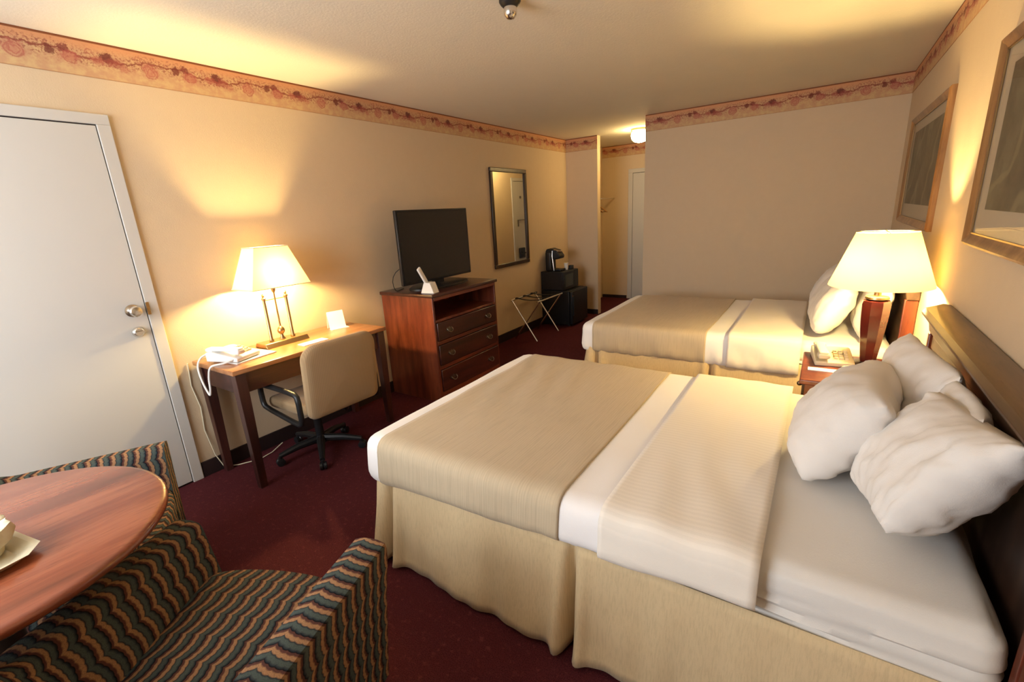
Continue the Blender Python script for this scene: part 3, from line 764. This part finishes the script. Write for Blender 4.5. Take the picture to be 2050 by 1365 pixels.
MB().prism([(-0.03, 0), (0.0, 0.125), (0.03, 0.0), (0.027, 0.0), (0.0, 0.115), (-0.027, 0.0)], -0.06, 0.06, 'y').build('card_sheet', 'paper', tc, smooth=0)
B(0.03, 0.075, -0.065, 0.065, 0, 0.004).build('card_foot', 'paper', tc)
E_ = MB().tube([(XL+0.006, 1.10, 0.74), (XL+0.006, 1.09, 0.60), (XL+0.007, 1.11, 0.45), (XL+0.006, 1.10, 0.30), (XL+0.016, 1.12, 0.12), (XL+0.03, 1.15, 0.02), (XL+0.06, 1.22, 0.006), (XL+0.12, 1.33, 0.006), (XL+0.10, 1.43, 0.006), (XL+0.08, 1.52, 0.03)], 0.0035, 8)
tag(E_.build('phone_cable', 'cream_plastic'), 'thin pale cable running down left wall to the carpet under the desk', 'cable')

# ------------------------------------------------------------------ desk chair
DC = thing('desk_chair', 'tan upholstered swivel desk chair with black base at the desk', 'chair', (-2.73, 1.62, 0), -0.03)
def backd(p, n):
    # curved rounded backrest: y width, z height
    y, z = p.y, p.z
    p.x += 0.05*(y/0.25)**2*-1.0 + 0.02*math.sin((z-0.45)*5)
    return p
# backrest outline: rounded rectangle prism
def rrect(w, h, r, n=8):
    pts = []
    for cx, cz, a0 in ((w-r, h-r, 0), (-w+r, h-r, PI/2), (-w+r*0.5, -h+r*0.5, PI), (w-r*0.5, -h+r*0.5, 3*PI/2)):
        rr = r if cz > 0 else r*0.5
        for i in range(n+1):
            a = a0+PI/2*i/n; pts.append((cx+rr*math.cos(a), cz+rr*math.sin(a)))
    return pts
def cushion(mb, outline, thick, fn, rings=5, edge=0.02):
    """pillow-edged slab from a 2D outline; fn maps (u, v, w) to a point"""
    n = len(outline); lay = []
    steps = []
    for i in range(rings+1):
        a = PI*i/rings; steps.append((math.cos(a)*thick/2, 1-edge*(1-math.sin(a))*3))
    vs = []; fs = []
    def ring(w_, s_): 
        k0 = len(vs)
        for u, v in outline: vs.append(fn(u*s_, v*s_, w_))
        return k0
    inner = [0.0001, 0.3, 0.6, 0.85]
    ks = [ring(thick/2*(1.0), s_*0.96) for s_ in inner]
    ks += [ring(w_, s_) for w_, s_ in steps]
    ks += [ring(-thick/2, s_*0.96) for s_ in inner[::-1]]
    for a, b in zip(ks[:-1], ks[1:]):
        for k in range(n): fs.append((a+k, a+(k+1) % n, b+(k+1) % n, b+k))
    mb.add(vs, fs); return mb
cushion(MB(), rrect(0.245, 0.225, 0.09), 0.055, lambda u, v, w_: (0.405+w_-0.35*u*u+0.02*(v/0.22), u-0.01, 0.635+v)).build('backrest', 'tan_upholstery', DC, smooth=50)
cushion(MB(), rrect(0.23, 0.225, 0.07), 0.07, lambda u, v, w_: (v+0.10, u-0.01, 0.445+w_+0.02*(abs(v)/0.22)**3*(-1 if v < 0 else 0))).build('seat', 'tan_upholstery', DC, smooth=50)
B(-0.08, 0.29, -0.17, 0.17, 0.385, 0.412).build('seat_pan', 'black_plastic', DC, bev=0.01)
MB().tube([(0.20, 0, 0.39), (0.36, 0, 0.395), (0.375, 0, 0.44)], 0.016, 10).build('back_bracket', 'black_plastic', DC)
for s in (-1, 1):
    y = s*0.27
    loop = [(-0.17, 0.565), (-0.19, 0.54), (-0.185, 0.45), (-0.16, 0.425), (0.20, 0.385), (0.235, 0.40), (0.235, 0.56), (0.20, 0.58), (-0.12, 0.58)]
    sm = []
    for i in range(len(loop)):
        a, b = Vector(loop[i]), Vector(loop[(i+1) % len(loop)])
        for t in (0.2, 0.5, 0.8): sm.append(a.lerp(b, t))
    MB().tube([(p.x+0.11, y-0.015, p.y) for p in sm], 0.016, 10, closed=True).build('armrest', 'black_plastic', DC, smooth=60)
MB().lathe([(0.028, 0.09), (0.026, 0.25), (0.02, 0.25), (0.02, 0.385)], n=16).build('gas_column', 'black_plastic', DC)
sb = MB().lathe([(0.045, 0.075), (0.045, 0.11), (0.03, 0.125)], n=20); 
for k in range(5):
    an = -0.56+2*PI*k/5
    c_, s_ = math.cos(an), math.sin(an)
    sb.tube([(0.02*c_, 0.02*s_, 0.10), (0.15*c_, 0.15*s_, 0.092), (0.27*c_, 0.27*s_, 0.068)], [0.028, 0.023, 0.016], 10)
sb.build('star_base', 'black_plastic', DC)
for k in range(5):
    an = -0.56+2*PI*k/5; c_, s_ = math.cos(an), math.sin(an)
    ca = MB().lathe([(0.012, -0.022), (0.025, -0.02), (0.025, -0.006), (0.018, 0.0), (0.025, 0.006), (0.025, 0.02), (0.012, 0.022)], (0.27, 0, 0.026), n=16, axis='y')
    ca.tube([(0.27, 0, 0.03), (0.27, 0, 0.065)], 0.012, 8)
    o = ca.build('caster', 'black_plastic', DC, rot=(0, 0, an))

# ------------------------------------------------------------------ dresser, television and what stands there
DR = thing('dresser', 'tall cherry wood dresser with open shelf and three drawers below the television', 'dresser', (-2.83, 3.06, 0))
MB().rbox(-0.295, 0.315, -0.445, 0.445, 0.892, 0.92, 0.006, 0.3).build('top', 'dark_cherry', DR, smooth=30)
cb = B(-0.29, 0.295, -0.43, -0.41, 0.0, 0.892)
for a in ((-0.29, 0.295, 0.41, 0.43, 0.0, 0.892), (-0.29, -0.275, -0.41, 0.41, 0.0, 0.892), (-0.275, 0.29, -0.41, 0.41, 0.05, 0.07), (-0.275, 0.295, -0.41, 0.41, 0.685, 0.705)):
    cb.box(*a)
cb.build('carcass', 'cherry', DR, bev=0.002, label='red-brown cabinet body')
rl = MB()
for z0, z1 in ((0.0, 0.085), (0.285, 0.315), (0.495, 0.525)): rl.box(0.275, 0.298, -0.41, 0.41, z0, z1)
rl.box(0.275, 0.298, -0.41, 0.41, 0.862, 0.892)
rl.build('front_rail', 'cherry_y', DR, bev=0.002)
for z0, z1 in ((0.09, 0.28), (0.32, 0.49), (0.53, 0.68)):
    d = B(0.282, 0.306, -0.405, 0.405, z0, z1).build('drawer', 'dark_cherry', DR, bev=0.005, label='drawer with darker wooden front')
    for y in (-0.27, 0.27):
        zc = (z0+z1)/2
        h = MB().prism([(y-0.045, zc), (y-0.03, zc+0.018), (y-0.012, zc+0.012), (y, zc+0.024), (y+0.012, zc+0.012), (y+0.03, zc+0.018), (y+0.045, zc), (y+0.022, zc-0.018), (y, zc-0.026), (y-0.022, zc-0.018)], 0.306, 0.309, 'x')
        h.tube([(0.312, y-0.032, zc+0.006), (0.322, y-0.03, zc-0.004), (0.326, y-0.02, zc-0.016), (0.328, y, zc-0.022), (0.326, y+0.02, zc-0.016), (0.322, y+0.03, zc-0.004), (0.312, y+0.032, zc+0.006)], 0.0038, 8)
        h.build('bail_handle', 'antique_metal', d, smooth=40)
TV = thing('television', 'flat black television standing on the dresser against left wall', 'television', (-2.83, 3.06, 0.92))
B(-0.016, 0.012, -0.445, 0.445, 0.055, 0.655).build('housing', 'black_plastic', TV, bev=0.006)
B(0.0125, 0.0145, -0.428, 0.428, 0.075, 0.638).build('screen', 'screen', TV, smooth=0)
MB().lathe([(0.34, 0), (0.34, 0.012), (0.325, 0.018), (0.05, 0.022)], n=40, sx=0.50, c=(0.0, 0, 0)).build('stand_base', 'black_plastic', TV)
B(-0.035, 0.0, -0.06, 0.06, 0.015, 0.10).build('stand_neck', 'black_plastic', TV)
tag(MB().tube([(-2.86, 2.68, 1.12), (-2.89, 2.655, 1.11), (-2.915, 2.635, 1.085), (-2.935, 2.622, 1.05), (-2.945, 2.618, 1.01), (-2.945, 2.622, 0.97), (-2.945, 2.635, 0.94), (-2.95, 2.655, 0.926), (-2.97, 2.70, 0.9242), (-3.02, 2.80, 0.9242)], 0.003, 8).build('power_cable', 'black_plastic'), 'thin black cable hanging behind left edge of the television', 'cable')
RH = thing('remote_holder', 'white wedge-shaped remote holder on front corner of dresser', 'holder', (-2.615, 2.70, 0.92), 0.15)
MB().prism([(-0.06, 0), (0.065, 0), (0.035, 0.085), (-0.025, 0.085)], -0.04, 0.04, 'y').build('holder_body', 'white_plastic', RH, bev=0.004)
RC = MB().rbox(-0.009, 0.009, -0.02, 0.02, -0.08, 0.085, 0.006, 0.02).build('remote_control', 'white_plastic', smooth=50, loc=(-2.628, 2.655, 1.055), rot=(0.52, -0.1, 0.15))
tag(RC, 'pale remote control leaning out of the white holder', 'remote')

# ------------------------------------------------------------------ wall mirror
WM = thing('wall_mirror', 'tall narrow mirror in dark wooden frame on left wall', 'mirror', (XL, 4.70, 1.445))
fr = MB(); a, b, fw = 0.375, 0.555, 0.045
for u0, u1, w0, w1 in ((-a, a, -b, -b+fw), (-a, a, b-fw, b), (-a, -a+fw, -b+fw, b-fw), (a-fw, a, -b+fw, b-fw)): fr.box(0.001, 0.028, u0, u1, w0, w1)
fr.build('frame', 'espresso', WM, bev=0.006)
B(0.002, 0.012, -a+fw-0.003, a-fw+0.003, -b+fw-0.003, b-fw+0.003).build('mirror_glass', 'mirror_glass', WM, smooth=0)

# ------------------------------------------------------------------ luggage rack
LR = thing('luggage_rack', 'folding chrome luggage rack with black straps beside dresser', 'luggage rack', (-2.905, 4.82, 0))
for y in (-0.27, 0.27):
    MB().tube([(0.17, y, 0.008), (-0.16, y, 0.49)], 0.0095, 10).build('leg', 'chrome', LR)
    MB().tube([(-0.15, y+0.025, 0.008), (0.21, y+0.025, 0.49)], 0.0095, 10).build('leg', 'chrome', LR)
for x in (-0.16, 0.21):
    MB().tube([(x, -0.30, 0.49), (x, 0.32, 0.49)], 0.011, 10).build('top_rail', 'chrome', LR)
for y in (-0.18, 0.0, 0.18):
    n = 8; vs = []; fs = []
    for i in range(n+1):
        t = i/n; x = -0.16+0.37*t; z = 0.503-0.02*math.sin(PI*t)
        vs += [(x, y-0.022, z), (x, y+0.022, z)]
    fs = [(2*i, 2*i+1, 2*i+3, 2*i+2) for i in range(n)]
    MB().add(vs, fs).build('strap', 'black_strap', LR, solid=0.003)

# ------------------------------------------------------------------ fridge, microwave, coffee maker
FG = thing('mini_fridge', 'black mini fridge on the floor in the corner by partition', 'fridge', (-2.90, 5.60, 0))
B(-0.225, 0.19, -0.235, 0.235, 0.02, 0.475).build('cabinet', 'black_plastic', FG, bev=0.008)
fd = B(0.195, 0.24, -0.235, 0.235, 0.03, 0.475).build('door', 'black_plastic', FG, bev=0.01)
B(0.24, 0.252, -0.22, -0.205, 0.15, 0.42).build('handle', 'dark_plastic', fd, bev=0.003)
for sx in (-0.18, 0.17):
    for sy in (-0.2, 0.2): MB().lathe([(0.018, 0), (0.018, 0.022)], (sx, sy, 0), n=10).build('foot', 'dark_plastic', FG)
MW = thing('microwave', 'black microwave oven on top of the mini fridge', 'microwave', (-2.95, 5.575, 0.475))
B(-0.17, 0.155, -0.215, 0.215, 0.008, 0.25).build('housing', 'black_plastic', MW, bev=0.006)
md_ = B(0.157, 0.175, -0.215, 0.09, 0.012, 0.246).build('door', 'black_plastic', MW, bev=0.004)
B(0.1752, 0.177, -0.18, 0.05, 0.05, 0.21).build('window', 'dark_glass', md_, label='grey glass window')
B(0.157, 0.175, 0.092, 0.215, 0.012, 0.246).build('control_panel', 'dark_plastic', MW, bev=0.003)
for sx in (-0.14, 0.13):
    for sy in (-0.18, 0.18): MB().lathe([(0.012, 0), (0.012, 0.009)], (sx, sy, 0), n=10).build('foot', 'dark_plastic', MW)
CM = thing('coffee_maker', 'black and silver coffee maker on top of the microwave', 'coffee maker', (-2.975, 5.50, 0.725))
MB().rbox(-0.11, -0.02, -0.075, 0.075, 0.0, 0.255, 0.02, 0.03).build('water_tank', 'black_plastic', CM, smooth=50)
MB().rbox(-0.03, 0.12, -0.07, 0.07, 0.0, 0.03, 0.01, 0.03).build('drip_tray', 'black_plastic', CM, smooth=50)
MB().prism([(-0.11, 0.25), (-0.02, 0.17), (0.05, 0.155), (0.105, 0.165), (0.115, 0.20), (0.06, 0.275), (-0.03, 0.30), (-0.09, 0.29)], -0.07, 0.07, 'y').build('brew_head', 'black_plastic', CM, bev=0.012)
MB().tube([(0.005, -0.074, 0.27), (0.0, -0.076, 0.20), (0.012, -0.076, 0.10), (0.022, -0.074, 0.01)], 0.008, 8).build('side_trim', 'chrome', CM, label='silver side trim')
MB().tube([(0.02, -0.06, 0.275), (0.075, -0.055, 0.262), (0.10, 0, 0.256), (0.075, 0.055, 0.262), (0.02, 0.06, 0.275)], 0.010, 8).build('lid_handle', 'chrome', CM)
cp = thing('paper_cup', 'small white paper cup beside the coffee maker', 'cup', (-2.87, 5.62, 0.725))
MB().lathe([(0.022, 0), (0.031, 0.085), (0.033, 0.088), (0.030, 0.086)], n=20).build('cup_body', 'paper', cp)
bx_ = tag(MB().rbox(-2.87, -2.82, 5.68, 5.75, 0.725, 0.775, 0.006, 0.02).build('condiment_box', 'dark_plastic', smooth=40), 'small dark box on the microwave behind paper cup', 'box')

# ------------------------------------------------------------------ hall
HL = thing('ceiling_light', 'glowing round globe light on the hall ceiling', 'ceiling light', (-2.08, 6.2, H))
MB().lathe([(0.11, 0), (0.11, -0.02), (0.09, -0.028)], n=32).build('ceiling_plate', 'brass', HL)
MB().lathe([(0.085, -0.025), (0.105, -0.05), (0.11, -0.08), (0.10, -0.12), (0.07, -0.15), (0.03, -0.162), (0.002, -0.164)], n=32).build('globe', 'hall_globe', HL, smooth=80)
tag(MB().tube([(-2.93, YP+0.101, 1.64), (-2.93, YB-0.001, 1.64)], 0.012, 12).build('closet_rod', 'chrome'), 'metal closet rod behind the hall partition', 'rod')
def hanger(label, y, rz, z=1.64):
    t = thing('coat_hanger', label, 'hanger', (-2.93, y, z), rz, 'wooden hangers behind the partition')
    hk = [(0.0, 0, -0.075)]
    for i in range(13):
        an = -PI/2+0.3+i/12*(PI*1.3); hk.append((0.02*math.cos(an)*-1, 0, 0.0+0.02*math.sin(an)))
    MB().tube(hk, 0.0022, 8).build('hook', 'brass', t)
    MB().tube([(-0.22, 0, -0.20), (-0.11, 0, -0.13), (0, 0, -0.085), (0.11, 0, -0.13), (0.22, 0, -0.20)], [0.009, 0.011, 0.012, 0.011, 0.009], 8).build('shoulder', 'light_wood', t)
    MB().tube([(-0.20, 0, -0.195), (0.20, 0, -0.195)], 0.006, 8).build('trouser_bar', 'light_wood', t)
    return t
hanger('wooden coat hanger closest to the partition edge', 6.50, 0.12)
hanger('wooden coat hanger deeper inside the closet', 6.74, -0.25)

# ------------------------------------------------------------------ ceiling sprinkler
SP = thing('ceiling_sprinkler', 'black and silver sprinkler head on ceiling above the room', 'sprinkler', (-1.30, 2.05, H))
MB().lathe([(0.050, 0), (0.050, -0.012), (0.044, -0.022), (0.032, -0.034), (0.024, -0.038)], n=28).build('escutcheon', 'black_plastic', SP)
MB().lathe([(0.029, -0.034), (0.031, -0.052), (0.028, -0.066), (0.018, -0.078), (0.002, -0.082)], n=24).build('sensor_cap', 'chrome', SP, smooth=60)

# ------------------------------------------------------------------ round table, armchairs
TB = thing('round_table', 'round red-brown wooden table with gold edge highlight beside striped armchairs', 'table', (-1.764, 0.02, 0))
MB().lathe([(0.39, 0.700), (0.422, 0.706), (0.435, 0.716), (0.438, 0.728), (0.433, 0.738), (0.421, 0.742)], n=96).build('tabletop', 'table_top', TB, smooth=50)
MB().lathe([(0.055, 0.03), (0.055, 0.62), (0.09, 0.66), (0.20, 0.70)], n=28).build('pedestal', 'espresso', TB)
MB().lathe([(0.27, 0), (0.27, 0.012), (0.22, 0.028), (0.07, 0.045)], n=40).build('foot_plate', 'espresso', TB)

TR = thing('serving_tray', 'pale cream octagonal tray at left edge of the round table', 'tray', (-1.652, 0.0, 0.742), 0.2)
n = 8
def octring(r, z, c=0.70):
    pts = []
    for sx, sy in ((1, -c), (1, c), (c, 1), (-c, 1), (-1, c), (-1, -c), (-c, -1), (c, -1)): pts.append((r*sx, r*sy, z))
    return pts
vs = octring(0.095, 0.0)+octring(0.125, 0.022)+octring(0.13, 0.024)+octring(0.118, 0.022)+octring(0.09, 0.006)
fs = [tuple(range(8))[::-1], tuple(range(32, 40))]
for i in range(4):
    for k in range(8): fs.append((i*8+k, i*8+(k+1) % 8, (i+1)*8+(k+1) % 8, (i+1)*8+k))
MB().add(vs, fs).build('tray_body', 'cream_plastic', TR, smooth=0, bev=0.002)
IB = thing('ice_bucket', 'cream ice bucket with crumpled plastic liner on the tray', 'ice bucket', (-1.668, 0.03, 0.749))
MB().lathe([(0.055, 0), (0.06, 0.004), (0.068, 0.04), (0.07, 0.07), (0.066, 0.07), (0.058, 0.012)], n=28).build('bucket_body', 'cream_plastic', IB)
vs, fs = [], []
nn = 60
for i, (r, z) in enumerate(((0.064, 0.06), (0.066, 0.074), (0.074, 0.080), (0.081, 0.072), (0.080, 0.052), (0.085, 0.038))):
    for k in range(nn):
        an = 2*PI*k/nn; w_ = 0.007*math.sin(an*9+i)+0.010*nz(math.cos(an), math.sin(an), i*0.3, 3.1)
        vs.append(((r+w_*(i > 0))*math.cos(an), (r+w_*(i > 0))*math.sin(an), z+0.9*w_*(i > 0)))
for i in range(5):
    for k in range(nn): fs.append((i*nn+k, i*nn+(k+1) % nn, (i+1)*nn+(k+1) % nn, (i+1)*nn+k))
MB().add(vs, fs).build('plastic_liner', 'cream_plastic', IB, smooth=60, solid=0.001)

def armchair(label, loc, rz):
    """barrel armchair, open side to local +y"""
    t = thing('armchair', label, 'armchair', loc, rz, 'striped armchairs at the round table')
    # centre line of the shell
    pts = []; wf_, wb_, yf, yb = 0.330, 0.302, 0.33, -0.10
    ns = 16; spl = math.atan2(wf_-wb_, yf-yb)
    for i in range(ns):
        q_ = i/ns; pts.append((wf_+(wb_-wf_)*q_, yf+(yb-yf)*q_, (math.cos(spl), -math.sin(spl))))
    na = 36
    for i in range(na+1):
        a = PI*i/na; pts.append((wb_*math.cos(a), yb-wb_*0.90*math.sin(a), (math.cos(a), -math.sin(a))))
    for i in range(1, ns+1):
        q_ = i/ns; pts.append((-wb_-(wf_-wb_)*q_, yb+(yf-yb)*q_, (-math.cos(spl), -math.sin(spl))))
    L = [0]
    for i in range(1, len(pts)): L.append(L[-1]+math.dist(pts[i][:2], pts[i-1][:2]))
    tot = L[-1]
    th = 0.057
    prof = [(1.0, 0.09), (1.0, 0.25), (1.0, 0.42), (1.0, -0.06), (0.97, -0.025), (0.85, -0.008), (0.45, 0.0), (0.0, 0.002), (-0.45, 0.0), (-0.85, -0.008), (-0.97, -0.025), (-1.0, -0.06), (-1.0, 0.42), (-1.0, 0.25)]
    n = len(prof); vs, fs, uvs = [], [], []
    rows = []
    for i, (x, y, nn_) in enumerate(pts):
        s = L[i]/tot
        k = max(0.0, math.sin(PI*s))**1.7
        top = 0.655+0.155*max(0, min(1, (s-0.12)/0.3) if s < 0.5 else min(1, (0.88-s)/0.3))**1.0*1.0
        q_ = max(0, min(1, (min(s, 1-s)-0.27)/0.19)); q_ = q_*q_*(3-2*q_)
        top = 0.606+0.22*q_
        row = []; pl = 0; prev = None; bk = max(0, min(1, (min(s, 1-s)-0.02)/0.3)); bk = bk*bk*(3-2*bk)
        for a, zz in prof:
            if zz in (0.42, 0.25) and a < 0: a = -1.25-1.6*bk
            z = zz if zz > 0.05 else top+zz
            fl = 0.78+0.22*min(1, z/0.62)
            thk = th*(1.0 if z > top-0.1 else 0.9)
            # front ends roll slightly
            px_, py_ = x*fl+nn_[0]*a*thk, (y*(0.93+0.07*min(1, z/0.65)) if y < 0 else y)+nn_[1]*a*thk
            P = (px_, py_, z)
            if prev is not None: pl += math.dist(P, prev)
            prev = P; row.append((P, L[i]*1.0, pl))
        rows.append(row)
    N = len(rows)
    for row in rows:
        for P, u, v in row: vs.append(P)
    for i in range(N-1):
        for k in range(n-1):
            a0, a1, b1, b0 = i*n+k, i*n+k+1, (i+1)*n+k+1, (i+1)*n+k
            fs.append((a0, a1, b1, b0))
            uvs.append([(rows[i][k][1], rows[i][k][2]), (rows[i][k+1][1], rows[i][k+1][2]), (rows[i+1][k+1][1], rows[i+1][k+1][2]), (rows[i+1][k][1], rows[i+1][k][2])])
        fs.append((i*n+n-1, i*n, (i+1)*n, (i+1)*n+n-1)); uvs.append([(rows[i][0][1], 0)]*4)
    for i, flip in ((0, True), (N-1, False)):
        # inset front panels, slightly domed
        base = [i*n+k for k in range(n)]
        cx = sum(vs[k][0] for k in base)/n; cz = 0.37
        f = base if not flip else base[::-1]
        fs.append(tuple(f)); uvs.append([(vs[k][0]*1.0+0.02, vs[k][2]) for k in f])
    MB().add(vs, fs, uvs).build('barrel_shell', 'wavy', t, smooth=50)
    # seat cushion with rounded front, stripes run front to back
    out = []
    for i in range(25):
        a = PI*i/24; out.append((-0.262*math.cos(a), 0.30+0.065*math.sin(a)))
    for i in range(25):
        a = PI*i/24; out.append((0.185*math.cos(a), -0.12-0.19*math.sin(a)))
    nn2 = len(out); vs, fs, uvs = [], [], []
    cx, cy = 0, 0.02
    lay = [(0.0005, 0.450), (0.35, 0.448), (0.7, 0.443), (0.9, 0.435), (0.97, 0.425), (1.0, 0.41), (1.0, 0.36), (0.985, 0.345), (0.985, 0.33), (0.985, 0.10)]
    for s_, z in lay:
        for (x, y) in out: vs.append((cx+(x-cx)*s_, cy+(y-cy)*s_, z))
    for i in range(len(lay)-1):
        for k in range(nn2):
            ids = [i*nn2+k, i*nn2+(k+1) % nn2, (i+1)*nn2+(k+1) % nn2, (i+1)*nn2+k]
            fs.append(tuple(ids[::-1])); uvs.append([(vs[j][0], vs[j][1]-vs[j][2]) for j in ids[::-1]])
    MB().add(vs, fs, uvs).build('seat_cushion', 'wavy', t, smooth=50)
    for sx, sy in ((-0.15, -0.25), (0.15, -0.25), (-0.22, 0.25), (0.22, 0.25)):
        if 1:
            MB().lathe([(0.016, 0), (0.024, 0.10)], (sx, sy, 0), n=12).build('leg', 'espresso', t)
    return t
armchair('striped barrel armchair in the foreground, right of the round table', (-1.205, 0.272, 0), 0.38)
armchair('striped barrel armchair beyond the round table, near the white door', (-2.235, 0.215, 0), -0.53)
